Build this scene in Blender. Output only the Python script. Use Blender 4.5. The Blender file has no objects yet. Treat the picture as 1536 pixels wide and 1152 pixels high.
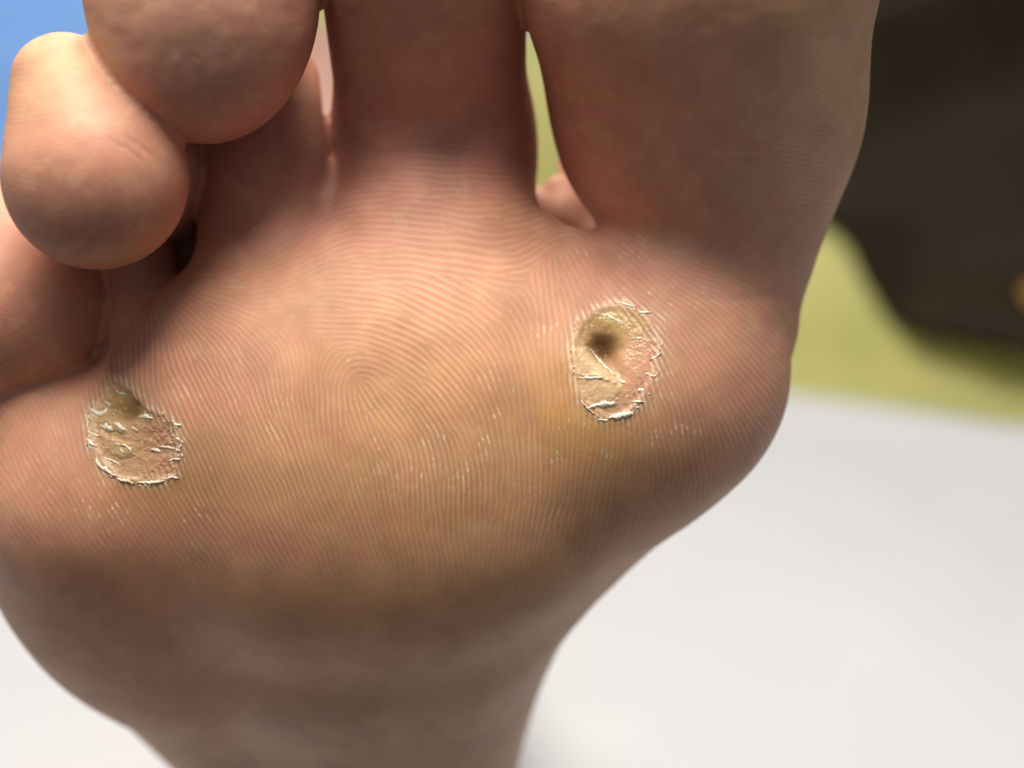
import bpy, math, time
import numpy as np
from concurrent.futures import ThreadPoolExecutor

T0 = time.time()
rng = np.random.default_rng(7)
scn = bpy.context.scene

# ------------------------------------------------------------------ camera
F = 2110.0            # focal length in photo pixels (photo is 1536 wide)
D0 = 165.0            # distance to the ball of the foot, mm
PITCH = math.radians(25)
CAM_H = 0.268
SP, CP = math.sin(PITCH), math.cos(PITCH)
cam_d = bpy.data.cameras.new("camera")
cam = bpy.data.objects.new("camera", cam_d)
scn.collection.objects.link(cam)
cam.location = (0, 0, CAM_H)
cam.rotation_euler = (math.radians(90) - PITCH, 0, 0)
cam_d.sensor_width = 36
cam_d.lens = 36 * F / 1536
cam_d.clip_start = 0.005
cam_d.clip_end = 50
cam_d.dof.use_dof = True
cam_d.dof.focus_distance = 0.166
cam_d.dof.aperture_fstop = 9
scn.camera = cam

# ------------------------------------------------------------------ light
world = bpy.data.worlds.new("World")
scn.world = world
world.use_nodes = True
bg = world.node_tree.nodes["Background"]
bg.inputs[0].default_value = (0.97, 0.93, 0.95, 1)
bg.inputs[1].default_value = 0.22


def area_light(name, loc, target, size, energy, col):
    l = bpy.data.lights.new(name, 'AREA')
    l.shape = 'DISK'
    l.size = size
    l.energy = energy
    l.color = col
    o = bpy.data.objects.new(name, l)
    scn.collection.objects.link(o)
    o.location = loc
    d = np.array(target) - np.array(loc)
    d = d / np.linalg.norm(d)
    yaw = math.atan2(d[0], -d[1])
    o.rotation_euler = (math.acos(max(-1, min(1, -d[2]))), 0, yaw + math.pi * 0)
    from mathutils import Vector
    o.rotation_euler = Vector(d).to_track_quat('-Z', 'Y').to_euler()
    return o


area_light("ceiling_lamp", (-0.06, 0.14, 0.74), (-0.02, 0.17, 0.2), 0.42, 7.6, (1.0, 0.925, 0.81))
area_light("room_lamp", (-0.3, 2.2, 1.5), (-0.2, 1.3, 0.0), 0.6, 20.0, (1.0, 0.97, 0.93))
scn.view_settings.view_transform = 'Standard'
scn.view_settings.look = 'None'
scn.view_settings.exposure = 0.0
scn.view_settings.gamma = 1.0
scn.render.engine = 'CYCLES'
scn.cycles.max_bounces = 8

# ------------------------------------------------------------------ frames
AX_X = np.array([1.0, 0, 0]); AX_F = np.array([0, CP, -SP]); AX_U = np.array([0, SP, CP])


def to_world(p):      # mm in the sole's frame (x right, y away, z up along the sole) -> world metres
    p = np.asarray(p, dtype=np.float64) * 0.001
    return p[:, 0:1] * AX_X + p[:, 1:2] * AX_F + p[:, 2:3] * AX_U + np.array([0, 0, CAM_H])


def C(px, py, d):
    return np.array([(px - 768) * d / F, d, (576 - py) * d / F])


def sp(px, py, fd, rpx):
    d = fd / (1 - rpx / F)
    return C(px, py, d), rpx * d / F


# ------------------------------------------------------------------ distance field of the foot
def roundcone(p, A, B):
    (a, r1), (b, r2) = A, B
    a = a.astype(np.float32); b = b.astype(np.float32)
    ba = b - a
    l2 = float(ba @ ba); rr = r1 - r2
    a2 = l2 - rr * rr; il2 = 1.0 / l2
    pa = p - a
    y = pa @ ba
    z = y - l2
    xv = pa * np.float32(l2) - y[:, None] * ba
    x2 = np.einsum('ij,ij->i', xv, xv)
    y2 = y * y * l2; z2 = z * z * l2
    k = np.sign(rr) * rr * rr * x2
    d = (np.sqrt(x2 * a2 * il2) + y * rr) * il2 - r1
    m1 = np.sign(z) * a2 * z2 > k
    m2 = np.sign(y) * a2 * y2 < k
    d = np.where(m2, np.sqrt(x2 + y2) * il2 - r1, d)
    d = np.where(m1, np.sqrt(x2 + z2) * il2 - r2, d)
    return d.astype(np.float32)


def ellipsoid(p, c, rad, ang=0.0):
    q = p - c.astype(np.float32)
    if ang:
        ca, sa = math.cos(ang), math.sin(ang)
        q = np.stack([q[:, 0] * ca + q[:, 2] * sa, q[:, 1], -q[:, 0] * sa + q[:, 2] * ca], 1)
    r = np.array(rad, dtype=np.float32)
    k0 = np.sqrt(((q / r) ** 2).sum(1))
    k1 = np.sqrt(((q / (r * r)) ** 2).sum(1)) + 1e-9
    return k0 * (k0 - 1) / k1


def smin(a, b, k):
    h = np.maximum(k - np.abs(a - b), 0) / k
    return np.minimum(a, b) - h * h * (k * 0.25)


def mm(x, y, z, r):
    return (np.array([x, y, z], dtype=float), r)


HEEL = mm(-37, 306, -117, 31)
ANK = mm(-40, 352, -70, 34)
SOLE = [
    (sp(978, 558, 166, 199), sp(782, 792, 184, 133)),
    (sp(782, 792, 184, 133), sp(570, 1110, 236, 136)),
    (sp(745, 540, 167, 183), sp(715, 695, 172, 178)),
    (sp(715, 695, 172, 178), sp(655, 870, 184, 160)),
    (sp(560, 548, 167, 183), sp(560, 710, 171.5, 186)),
    (sp(560, 710, 171.5, 186), sp(560, 890, 184, 180)),
    (sp(370, 612, 166, 183), sp(400, 758, 172, 188)),
    (sp(400, 758, 172, 188), sp(455, 910, 186, 180)),
    (sp(168, 735, 168, 190), sp(220, 800, 177, 208)),
    (sp(220, 800, 177, 208), sp(262, 866, 186, 196)),
    (sp(262, 866, 186, 194), sp(480, 1140, 238, 150)),
    (sp(560, 890, 184, 180), HEEL),
    (sp(655, 870, 184, 160), HEEL),
    (mm(14, 197, -2, 14), ANK),
    (mm(-28, 200, -8, 13), ANK),
    (HEEL, ANK),
    (ANK, mm(-62, 500, -2, 40)),
    (mm(-62, 500, -2, 40), mm(-88, 660, 76, 54)),
    (mm(-88, 660, 76, 54), mm(-112, 900, 184, 57)),
]
STEM = [
    [(sp(1114, 475, 179, 82), sp(1106, 345, 180, 110)),
     (sp(1088, 338, 173, 116), sp(1083, 310, 174, 126)),
     (sp(1083, 310, 174, 128), sp(1060, 165, 164, 215)),
     (sp(1060, 165, 164, 215), sp(1046, -70, 146, 276))],
    [(sp(655, 360, 172, 150), sp(652, 215, 179.5, 138)),
     (sp(652, 215, 179.5, 138), sp(626, -160, 150, 162))],
    [(sp(402, 380, 171.5, 102), sp(386, 130, 179, 94))],
    [(sp(215, 500, 176, 66), sp(190, 330, 184, 66))],
    [(sp(75, 660, 172, 85), sp(40, 540, 174, 78))],
]


def pads(p):
    c3 = C(304, -8, 164)
    t3 = ellipsoid(p, c3, (173 * 164 / F, 14.0, 222 * 164 / F), 0.0)
    t3 = smin(t3, roundcone(p, (C(320, 0, 168), 11.0), mm(-37, 189, 44, 7.5)), 3)
    t3 = smin(t3, roundcone(p, mm(-37, 189, 44, 7.5), mm(-35, 196, 18, 7.5)), 3)
    t4 = roundcone(p, sp(144, 268, 152, 136), sp(100, 132, 157, 82))
    t4 = smin(t4, roundcone(p, (C(150, 250, 166), 8.5), mm(-46, 202, 29, 9.0)), 3)
    t4 = smin(t4, roundcone(p, mm(-46, 202, 29, 9.0), mm(-42, 194, 4, 6.0)), 3)
    t5 = roundcone(p, sp(8, 458, 166, 149), sp(-20, 390, 172, 122))
    t5 = smin(t5, roundcone(p, (C(0, 450, 180), 9.0), mm(-58, 194, 4, 7.0)), 3)
    t5 = smin(t5, roundcone(p, mm(-58, 194, 4, 7.0), mm(-52, 196, -10, 7.0)), 3)
    return t3, t4, t5


def sdf(p):
    p = p.astype(np.float32)
    d = None
    for i, (a, b) in enumerate(SOLE):
        e = roundcone(p, a, b)
        d = e if d is None else smin(d, e, 7.0 if i < 13 else 12.0)
    # the fat pad of the ball
    d = smin(d, ellipsoid(p, C(575, 648, 183.5), (33.0, 20.5, 29.5), -0.12), 7.0)
    d = smin(d, ellipsoid(p, C(920, 605, 181.0), (15.0, 14.6, 14.5)), 7.0)
    P3 = pads(p)
    vv = 576 - p[:, 2] * F / np.maximum(p[:, 1], 60)
    webs = (None, (265, 400), (225, 370), (395, 520), (520, 650))
    tot = d
    for i, st in enumerate(STEM):
        s = None
        for a, b in st:
            e = roundcone(p, a, b)
            s = e if s is None else smin(s, e, 6.0)
        t = smin(d, s, (4.6, 8.0, 4.0, 2.5, 3.5)[i])
        if i == 0:      # skin over the back of the web, seen through the gap
            t = smin(t, roundcone(p, sp(806, 376, 177, 44), sp(960, 436, 174, 44)), 4.0)
            t = smin(t, roundcone(p, (C(935, 400, 201), 5.5), (C(872, 345, 204), 4.0)), 2.0)
            t = smin(t, roundcone(p, (C(880, 345, 205), 4.0), (C(866, 110, 211), 3.0)), 1.5)
            t = smin(t, roundcone(p, (C(840, 330, 203), 4.4), (C(806, 322, 205), 4.0)), 2.0)
            t = smin(t, roundcone(p, (C(858, 310, 203), 3.0), (C(838, 284, 203), 2.0)), 1.2)
        if i == 2:
            t = smin(t, roundcone(p, (C(500, 262, 204), 5.0), (C(470, 330, 204), 8.0)), 2.0)
        if i > 1:
            t = smin(t, P3[i - 2], (1.2, 0.8, 0.8)[i - 2])
        if i == 0:
            tot = t
        else:
            q = np.clip((vv - webs[i][0]) / (webs[i][1] - webs[i][0]), 0, 1)
            near = np.clip((d - np.maximum(tot, t)) / 3.0, 0, 1)
            near = near * near * (3 - 2 * near)     # both toes bulge out here: a web
            tot = smin(tot, t, 0.8 + (0.4 + 5.5 * q * q * (3 - 2 * q)) * near)
    return tot


POOL = ThreadPoolExecutor(4)


def sdf_big(p, chunk=60000):
    out = np.empty(len(p), np.float32)

    def run(i):
        out[i:i + chunk] = sdf(p[i:i + chunk])
    list(POOL.map(run, range(0, len(p), chunk)))
    return out


def grad(p, e=0.15):
    k = np.array([[1, -1, -1], [-1, -1, 1], [-1, 1, -1], [1, 1, 1]], np.float32)
    g = np.zeros_like(p, dtype=np.float32)
    for kk in k:
        g += kk * sdf_big(p + kk * e)[:, None]
    g /= np.linalg.norm(g, axis=1, keepdims=True) + 1e-9
    return g


def surface_nets(lo, hi, h):
    """Sparse voxelisation of the distance field, then one vertex per crossed cell."""
    B = 4
    n = np.ceil((np.array(hi) - lo) / (h * B)).astype(int)
    gx, gy, gz = [lo[i] + (np.arange(n[i]) + 0.5) * h * B for i in range(3)]
    P = np.stack(np.meshgrid(gx, gy, gz, indexing='ij'), -1).reshape(-1, 3)
    dc = sdf_big(P).reshape(n)
    vol = np.repeat(np.repeat(np.repeat(dc, B, 0), B, 1), B, 2)
    act = np.argwhere(np.abs(dc) < h * B * 1.25)
    off = np.stack(np.meshgrid(*[np.arange(B)] * 3, indexing='ij'), -1).reshape(-1, 3)
    ii = (act[:, None, :] * B + off[None]).reshape(-1, 3)
    v = sdf_big((lo + ii * h).astype(np.float32))
    vol[ii[:, 0], ii[:, 1], ii[:, 2]] = v
    S = vol < 0
    N = np.array(vol.shape)
    c = np.zeros(N - 1, np.uint8)
    for dx in (0, 1):
        for dy in (0, 1):
            for dz in (0, 1):
                c += S[dx:N[0] - 1 + dx, dy:N[1] - 1 + dy, dz:N[2] - 1 + dz]
    cells = np.argwhere((c > 0) & (c < 8))
    M = N - 1
    flat = (cells[:, 0] * M[1] + cells[:, 1]) * M[2] + cells[:, 2]
    acc = np.zeros((len(cells), 3)); cnt = np.zeros(len(cells))
    cor = [(a, b, d) for a in (0, 1) for b in (0, 1) for d in (0, 1)]
    vals = {q: vol[cells[:, 0] + q[0], cells[:, 1] + q[1], cells[:, 2] + q[2]] for q in cor}
    for q in cor:
        for ax in range(3):
            if q[ax] == 0:
                r = list(q); r[ax] = 1; r = tuple(r)
                a, b = vals[q], vals[r]
                m = (a < 0) != (b < 0)
                t = np.where(m, a / np.where(m, a - b, 1), 0)
                pt = np.array(q, float) + t[:, None] * (np.array(r) - np.array(q))
                acc += np.where(m[:, None], pt, 0); cnt += m
    verts = lo + (cells + acc / cnt[:, None]) * h
    quads = []
    for ax in range(3):
        s0 = [slice(1, N[i] - 1) for i in range(3)]; s1 = list(s0)
        s0[ax] = slice(0, N[ax] - 1); s1[ax] = slice(1, N[ax])
        A = S[tuple(s0)]; Bv = S[tuple(s1)]
        e = np.argwhere(A != Bv)
        flip = A[e[:, 0], e[:, 1], e[:, 2]]
        for i in range(3):
            if i != ax: e[:, i] += 1
        u, w = [(1, 2), (2, 0), (0, 1)][ax]
        q = []
        for du, dw in ((-1, -1), (0, -1), (0, 0), (-1, 0)):
            f = e.copy(); f[:, u] += du; f[:, w] += dw
            q.append(np.searchsorted(flat, (f[:, 0] * M[1] + f[:, 1]) * M[2] + f[:, 2]))
        q = np.stack(q, 1)
        q[~flip] = q[~flip][:, ::-1]
        quads.append(q)
    return verts.astype(np.float32), np.concatenate(quads)


# ------------------------------------------------------------------ small 2-D noise helpers (numpy)
def vnoise(u, v, scale, seed):
    r = np.random.default_rng(seed)
    G = r.random((64, 64)).astype(np.float32)
    x = u / scale + 100; y = v / scale + 100
    xi = np.floor(x).astype(int); yi = np.floor(y).astype(int)
    fx = x - xi; fy = y - yi
    fx = fx * fx * (3 - 2 * fx); fy = fy * fy * (3 - 2 * fy)
    g = lambda a, b: G[a % 64, b % 64]
    return (g(xi, yi) * (1 - fx) * (1 - fy) + g(xi + 1, yi) * fx * (1 - fy) +
            g(xi, yi + 1) * (1 - fx) * fy + g(xi + 1, yi + 1) * fx * fy) * 2 - 1


def fbm(u, v, scale, seed, octaves=4):
    s = 0; a = 1; t = 0
    for o in range(octaves):
        s = s + a * vnoise(u, v, scale / 2 ** o, seed + o); t += a; a *= 0.55
    return s / t


def sstep(x, a, b):
    t = np.clip((x - a) / (b - a), 0, 1)
    return t * t * (3 - 2 * t)


def gauss(u, v, cu, cv, su, sv, ang=0.0):
    ca, sa = math.cos(ang), math.sin(ang)
    x = (u - cu) * ca + (v - cv) * sa; y = -(u - cu) * sa + (v - cv) * ca
    return np.exp(-0.5 * ((x / su) ** 2 + (y / sv) ** 2))


# ------------------------------------------------------------------ friction ridges: oriented filtering of noise
# (u, v, ridge direction in degrees, measured clockwise from +u with v downwards)
ORI = [
    (600, 240, 3), (700, 260, 5), (780, 260, 4), (600, 320, -4), (680, 330, 4), (760, 345, 2), (790, 380, -35), (800, 330, -25),
    (560, 300, -10), (640, 390, 8), (720, 400, 12), (760, 410, 0), (580, 370, -6), (540, 420, 2), (600, 440, 12), (680, 450, 24),
    (740, 450, 40), (560, 480, 8), (620, 490, 24), (690, 510, 42), (750, 530, 62), (790, 480, 78), (600, 540, 30), (660, 570, 48), (720, 600, 66),
    (780, 620, 80), (562, 604, 58), (620, 640, 62), (540, 640, 70), (500, 600, 75), (545, 545, -4), (508, 560, -48), (488, 605, 96), (520, 625, 84), (590, 582, 36), (450, 620, 80), (430, 570, 88),
    (500, 340, -32), (440, 360, -35), (380, 380, -38), (340, 410, -25), (460, 410, -28), (400, 440, -12), (350, 450, 8), (320, 440, 14),
    (330, 480, 35), (300, 470, 42), (280, 520, 62), (240, 510, 86), (220, 540, 96), (330, 540, 60), (380, 520, 52), (270, 600, 64), (340, 620, 64), (400, 640, 64),
    (300, 700, 62), (380, 720, 66), (460, 720, 72), (540, 720, 78), (620, 740, 84), (700, 740, 90), (780, 720, 92), (840, 720, 96),
    (300, 800, 60), (420, 820, 64), (540, 820, 72), (650, 820, 82), (760, 820, 98), (860, 780, 108),
    (250, 880, 52), (400, 920, 58), (560, 920, 72), (700, 900, 90), (100, 760, 60), (100, 860, 50), (150, 900, 48),
    (820, 420, 82), (830, 500, 90), (835, 600, 92), (850, 660, 92), (880, 420, 60), (940, 420, 38), (1000, 440, 40), (1060, 470, 40),
    (1120, 500, 38), (1020, 520, 58), (1090, 540, 48), (1150, 560, 44), (1030, 600, 72), (1090, 620, 62), (1140, 620, 58), (1000, 660, 82), (1060, 690, 78),
    (960, 700, 96), (920, 720, 100), (900, 660, 95), (900, 540, 88), (960, 560, 70), (1000, 760, 115), (930, 800, 118),
    (200, 620, 78), (200, 700, 62), (260, 660, 62), (150, 650, 90),
    (1230, 220, 12), (1150, 260, 6), (1200, 310, 10), (1130, 350, 12), (1180, 400, 6), (1260, 120, 38), (1200, 60, 40), (1280, 30, 62),
    (1080, 40, 10), (950, 60, -20), (900, 160, 8), (1000, 250, 4), (1050, 150, 5), (1050, 420, 20), (950, 330, 40),
    (230, 310, 55), (180, 340, 40), (215, 250, 56), (120, 200, 8), (80, 220, -20), (100, 120, -10), (60, 290, 10), (110, 350, 25), (150, 260, 30),
    (300, 60, 5), (400, 80, 30), (230, 100, -20), (330, 160, 8), (380, 260, 5), (30, 460, 10), (100, 450, 40), (620, 100, 4), (620, 0, 4),
]
RU0, RU1, RV0, RV1, RSTEP = -60, 1360, -60, 1010, 1.6


def make_ridges():
    W = int((RU1 - RU0) / RSTEP); H = int((RV1 - RV0) / RSTEP)
    # orientation on a coarse grid, then bilinear up
    cu = np.linspace(RU0, RU1, 120); cv = np.linspace(RV0, RV1, 90)
    U, V = np.meshgrid(cu, cv)
    s = np.zeros_like(U); c = np.zeros_like(U)
    for (a, b, t) in ORI:
        w = 1.0 / (((U - a) ** 2 + (V - b) ** 2) + 500.0) ** 1.5
        s += w * math.sin(2 * math.radians(t)); c += w * math.cos(2 * math.radians(t))
    th_v = np.linspace(0, 1, H); th_u = np.linspace(0, 1, W)

    def up(A):
        y = th_v * (A.shape[0] - 1); x = th_u * (A.shape[1] - 1)
        y0 = np.minimum(y.astype(int), A.shape[0] - 2); x0 = np.minimum(x.astype(int), A.shape[1] - 2)
        fy = (y - y0)[:, None]; fx = (x - x0)[None]
        a = A[y0][:, x0]; b = A[y0][:, x0 + 1]; d = A[y0 + 1][:, x0]; e = A[y0 + 1][:, x0 + 1]
        return a * (1 - fy) * (1 - fx) + b * (1 - fy) * fx + d * fy * (1 - fx) + e * fy * fx
    theta = 0.5 * np.arctan2(up(s), up(c))
    uu = RU0 + np.arange(W) * RSTEP; vv = RV0 + np.arange(H) * RSTEP
    UU, VV = np.meshgrid(uu, vv)
    theta = theta + 0.16 * fbm(UU, VV, 70, 401, 3)
    lam = 7.9 + 2.6 * gauss(UU, VV, 690, 360, 130, 90) + 1.2 * gauss(UU, VV, 700, 520, 110, 80)
    lam = np.clip(lam / RSTEP, 4.6, 7.8)
    fu = np.fft.rfftfreq(W); fv = np.fft.fftfreq(H)
    FU, FV = np.meshgrid(fu, fv)
    K = 16
    LAMS = [4.6, 5.5, 6.6, 7.8]
    # position of each pixel in (angle, wavelength) bins
    ang = (theta % math.pi) / math.pi * K
    a0 = np.floor(ang).astype(int) % K; fa = ang - np.floor(ang)
    li = np.interp(lam, LAMS, np.arange(len(LAMS)))
    img = rng.standard_normal((H, W)).astype(np.float32)
    for it in range(6):
        Fi = np.fft.rfft2(img)
        out = np.zeros((H, W), np.float32)
        for k in range(K):
            t = k * math.pi / K + math.pi / 2          # wave vector is across the ridge
            n = (math.cos(t), math.sin(t))
            wA = np.where(a0 == k, 1 - fa, np.where((a0 + 1) % K == k, fa, 0)).astype(np.float32)
            if wA.max() == 0: continue
            p = FU * n[0] + FV * n[1]; q = -FU * n[1] + FV * n[0]
            for l, L in enumerate(LAMS):
                wL = np.clip(1 - np.abs(li - l), 0, 1).astype(np.float32)
                f0 = 1.0 / L
                sr, st = f0 * 0.20, f0 * 0.20
                Hk = np.exp(-0.5 * (((p - f0) / sr) ** 2 + (q / st) ** 2)) + np.exp(-0.5 * (((p + f0) / sr) ** 2 + (q / st) ** 2))
                out += wA * wL * np.fft.irfft2(Fi * Hk, s=(H, W)).astype(np.float32)
        out /= out.std() + 1e-9
        img = np.tanh(out * 1.4)
        if it < 2:
            img = img + 0.15 * rng.standard_normal((H, W)).astype(np.float32)
    return img


RIDGE = make_ridges()


def ridge_at(u, v):
    x = np.clip((u - RU0) / RSTEP, 0, RIDGE.shape[1] - 1.001); y = np.clip((v - RV0) / RSTEP, 0, RIDGE.shape[0] - 1.001)
    x0 = x.astype(int); y0 = y.astype(int); fx = x - x0; fy = y - y0
    return (RIDGE[y0, x0] * (1 - fx) * (1 - fy) + RIDGE[y0, x0 + 1] * fx * (1 - fy) +
            RIDGE[y0 + 1, x0] * (1 - fx) * fy + RIDGE[y0 + 1, x0 + 1] * fx * fy)


print("ridges", time.time() - T0)

# ------------------------------------------------------------------ wart outlines
WR = dict(o=(780, 400), poly=[(330, 330), (420, 240), (520, 200), (640, 220), (720, 285), (790, 360), (812, 480), (800, 600), (745, 720),
          (690, 800), (600, 862), (500, 885), (420, 840), (350, 770), (312, 640), (292, 500), (305, 400)])
WL = dict(o=(80, 520), poly=[(330, 175), (420, 220), (510, 320), (600, 370), (700, 430), (740, 520), (732, 600), (722, 680), (720, 745),
          (640, 772), (560, 792), (470, 785), (380, 765), (310, 712), (250, 650), (215, 565), (196, 500), (205, 420), (215, 350), (285, 290), (300, 230)])
for w in (WR, WL):
    P = np.array(w['poly'], float) / 3.84 + np.array(w['o'])
    # round the corners: two rounds of corner cutting
    for _ in range(2):
        Q = np.roll(P, -1, 0)
        P = np.stack([0.75 * P + 0.25 * Q, 0.25 * P + 0.75 * Q], 1).reshape(-1, 2)
    w['P'] = P


def poly_sd(u, v, P):
    """signed distance to a polygon in pixels (negative inside)"""
    d2 = np.full(u.shape, 1e9); ins = np.zeros(u.shape, bool)
    Q = np.roll(P, -1, 0)
    for (ax, ay), (bx, by) in zip(P, Q):
        ex, ey = bx - ax, by - ay
        wx, wy = u - ax, v - ay
        t = np.clip((wx * ex + wy * ey) / (ex * ex + ey * ey + 1e-12), 0, 1)
        d2 = np.minimum(d2, (wx - ex * t) ** 2 + (wy - ey * t) ** 2)
        cnd = ((ay > v) != (by > v)) & (u < (bx - ax) * (v - ay) / (by - ay + 1e-12) + ax)
        ins ^= cnd
    d = np.sqrt(d2)
    return np.where(ins, -d, d)


def wart_right(u, v):
    """height (mm), colour, ragged outline and wetness of the right wart bed"""
    sd = poly_sd(u, v, WR['P']) + 4.0 * fbm(u, v, 14, 35, 4)
    R = ridge_at(u, v)
    x = (u - 780) * 3.84; y = (v - 400) * 3.84
    n1 = fbm(u, v, 14, 31); n2 = fbm(u, v, 5, 41, 3); n3 = fbm(u, v, 22, 43, 2)
    ins = sstep(-sd, 0, 13)
    n4 = fbm(u, v, 3.2, 83, 2)
    h = -0.24 * ins + 0.06 * n1 + 0.05 * n2 + 0.03 * n4 * ins
    # scraps of the old ridges still stand on the pink side
    h += 0.05 * R * sstep(x, 500, 640) * np.exp(-((sd + 8) / 11.0) ** 2)
    # lifted edge, only here and there
    lift = np.clip(n3 * 1.6 + 0.3 * sstep(y, 650, 800) + 0.1, 0, 1)
    h += 0.16 * lift * np.exp(-((sd + 3) / 3.0) ** 2)
    pw = 22 * fbm(u, v, 26, 39, 2)
    g = np.exp(-0.5 * ((np.hypot(x - 478, (y - 438) / 1.2) + pw).clip(0) / 56) ** 2.2)
    g2 = gauss(x, y, 522, 545, 80, 32, math.radians(62))
    h -= 1.9 * g + 1.0 * g2 + 0.5 * gauss(x, y, 560, 420, 120, 120)
    wob = 30 * fbm(u, v, 16, 47, 4)
    f1 = poly_sd(x, y, np.array([(270, 480), (400, 446), (440, 500), (490, 560), (556, 612), (545, 665), (470, 660), (380, 645), (280, 640)], float)) + wob
    f2 = poly_sd(x, y, np.array([(290, 620), (480, 620), (552, 650), (590, 720), (552, 790), (400, 815), (320, 750)], float)) + wob
    h += 0.25 * sstep(-f1, -8, 26) + 0.16 * sstep(-f2, -14, 30)
    col = np.zeros(u.shape + (3,))
    col[:] = (0.58, 0.355, 0.205)
    mixc = lambda c, w: col.__setitem__(Ellipsis, col * (1 - np.clip(w, 0, 1)[..., None]) + np.array(c) * np.clip(w, 0, 1)[..., None])
    mixc((0.58, 0.31, 0.205), sstep(x, 520, 700) * sstep(y, 330, 480))
    mixc((0.50, 0.33, 0.14), gauss(x, y, 520, 320, 150, 90))
    mixc((0.66, 0.50, 0.31), sstep(-f1, -20, 30) * (0.75 + 0.5 * n1))
    mixc((0.64, 0.46, 0.26), sstep(-f2, -20, 30) * (0.65 + 0.5 * n1))
    mixc((0.62, 0.48, 0.32), np.exp(-((f1 + 4) / 14) ** 2) * sstep(x, 400, 440) * 0.7)
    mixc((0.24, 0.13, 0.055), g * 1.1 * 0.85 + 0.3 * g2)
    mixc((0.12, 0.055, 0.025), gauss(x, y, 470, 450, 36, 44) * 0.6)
    mixc((0.72, 0.58, 0.43), np.exp(-((sd + 2) / 5.0) ** 2) * np.clip(0.9 * lift + 0.5 * n2, 0, 1) * 0.9)
    mixc((0.70, 0.55, 0.41), sstep(R, 0.1, 0.8) * np.exp(-((sd + 7) / 9.0) ** 2) * sstep(x, 520, 640) * (0.35 + 0.6 * n2))
    mixc((0.66, 0.50, 0.36), sstep(n2, 0.32, 0.7) * 0.5 * ins)
    return h, col, sd, ins


def wart_left(u, v):
    sd = poly_sd(u, v, WL['P']) + 3.6 * fbm(u, v, 12, 65, 4)
    R = ridge_at(u, v)
    x = (u - 80) * 3.84; y = (v - 520) * 3.84
    n1 = fbm(u, v, 13, 61); n2 = fbm(u, v, 5, 71, 3); n3 = fbm(u, v, 20, 73, 2)
    ins = sstep(-sd, 0, 12)
    n4 = fbm(u, v, 3.2, 81, 2)
    h = -0.22 * ins + 0.10 * n1 + 0.08 * n2 + 0.045 * n4 * ins
    h += 0.05 * R * sstep(x, 430, 600) * np.exp(-((sd + 8) / 12.0) ** 2)
    lift = np.clip(n3 * 1.6 + 0.5 * sstep(y - 0.4 * x, 350, 550) + 0.1, 0, 1)
    h += 0.16 * lift * np.exp(-((sd + 3) / 3.0) ** 2)
    pw = 20 * fbm(u, v, 24, 77, 2)
    g = np.exp(-0.5 * ((np.hypot((x - 415) / 1.25, y - 372) + pw).clip(0) / 44) ** 2.4)
    h -= 0.9 * g + 0.45 * gauss(x, y, 400, 270, 75, 60) + 0.3 * gauss(x, y, 560, 560, 90, 80)
    wob = 26 * fbm(u, v, 14, 79, 4)
    f1 = poly_sd(x, y, np.array([(260, 500), (350, 510), (450, 560), (455, 630), (380, 640), (300, 590)], float)) + wob
    f2 = poly_sd(x, y, np.array([(225, 420), (300, 400), (380, 440), (430, 480), (400, 500), (280, 480)], float)) + wob
    h += 0.22 * sstep(-f1, -10, 24) + 0.22 * sstep(-f2, -10, 22)
    col = np.zeros(u.shape + (3,)); col[:] = (0.57, 0.35, 0.20)
    mixc = lambda c, w: col.__setitem__(Ellipsis, col * (1 - np.clip(w, 0, 1)[..., None]) + np.array(c) * np.clip(w, 0, 1)[..., None])
    mixc((0.55, 0.30, 0.185), sstep(x, 450, 640))
    mixc((0.47, 0.30, 0.12), gauss(x, y, 400, 290, 120, 90))
    mixc((0.50, 0.35, 0.17), sstep(-f1, -14, 24) * (0.7 + 0.5 * n1))
    mixc((0.52, 0.38, 0.20), sstep(-f2, -14, 24) * (0.7 + 0.5 * n1))
    mixc((0.20, 0.105, 0.04), g * 0.8)
    mixc((0.74, 0.62, 0.44), np.exp(-((sd + 2) / 5.0) ** 2) * np.clip(0.9 * lift + 0.5 * n2, 0, 1) * 0.9)
    mixc((0.68, 0.54, 0.38), sstep(R, 0.1, 0.8) * np.exp(-((sd + 8) / 11.0) ** 2) * sstep(x, 420, 560) * (0.35 + 0.6 * n2))
    mixc((0.64, 0.50, 0.33), sstep(n2, 0.3, 0.7) * 0.55 * ins)
    return h, col, sd, ins


# ------------------------------------------------------------------ mesh helpers
def mesh_from(name, verts, loops, starts, totals, smooth=True):
    me = bpy.data.meshes.new(name)
    me.vertices.add(len(verts)); me.vertices.foreach_set("co", np.ascontiguousarray(verts, np.float32).ravel())
    me.loops.add(len(loops)); me.loops.foreach_set("vertex_index", np.ascontiguousarray(loops, np.int32))
    me.polygons.add(len(starts))
    me.polygons.foreach_set("loop_start", np.ascontiguousarray(starts, np.int32))
    me.polygons.foreach_set("loop_total", np.ascontiguousarray(totals, np.int32))
    me.update(calc_edges=True)
    me.polygons.foreach_set("use_smooth", np.full(len(starts), smooth, bool))
    return me


def quads_mesh(name, verts, quads, smooth=True):
    n = len(quads)
    return mesh_from(name, verts, quads.ravel(), np.arange(n) * 4, np.full(n, 4), smooth)


def add_attr(me, name, data):
    if data.ndim == 2:
        a = me.attributes.new(name, 'FLOAT_COLOR', 'POINT')
        d = np.ones((len(data), 4), np.float32); d[:, :3] = data
        a.data.foreach_set("color", d.ravel())
    else:
        a = me.attributes.new(name, 'FLOAT', 'POINT')
        a.data.foreach_set("value", np.ascontiguousarray(data, np.float32))


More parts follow.
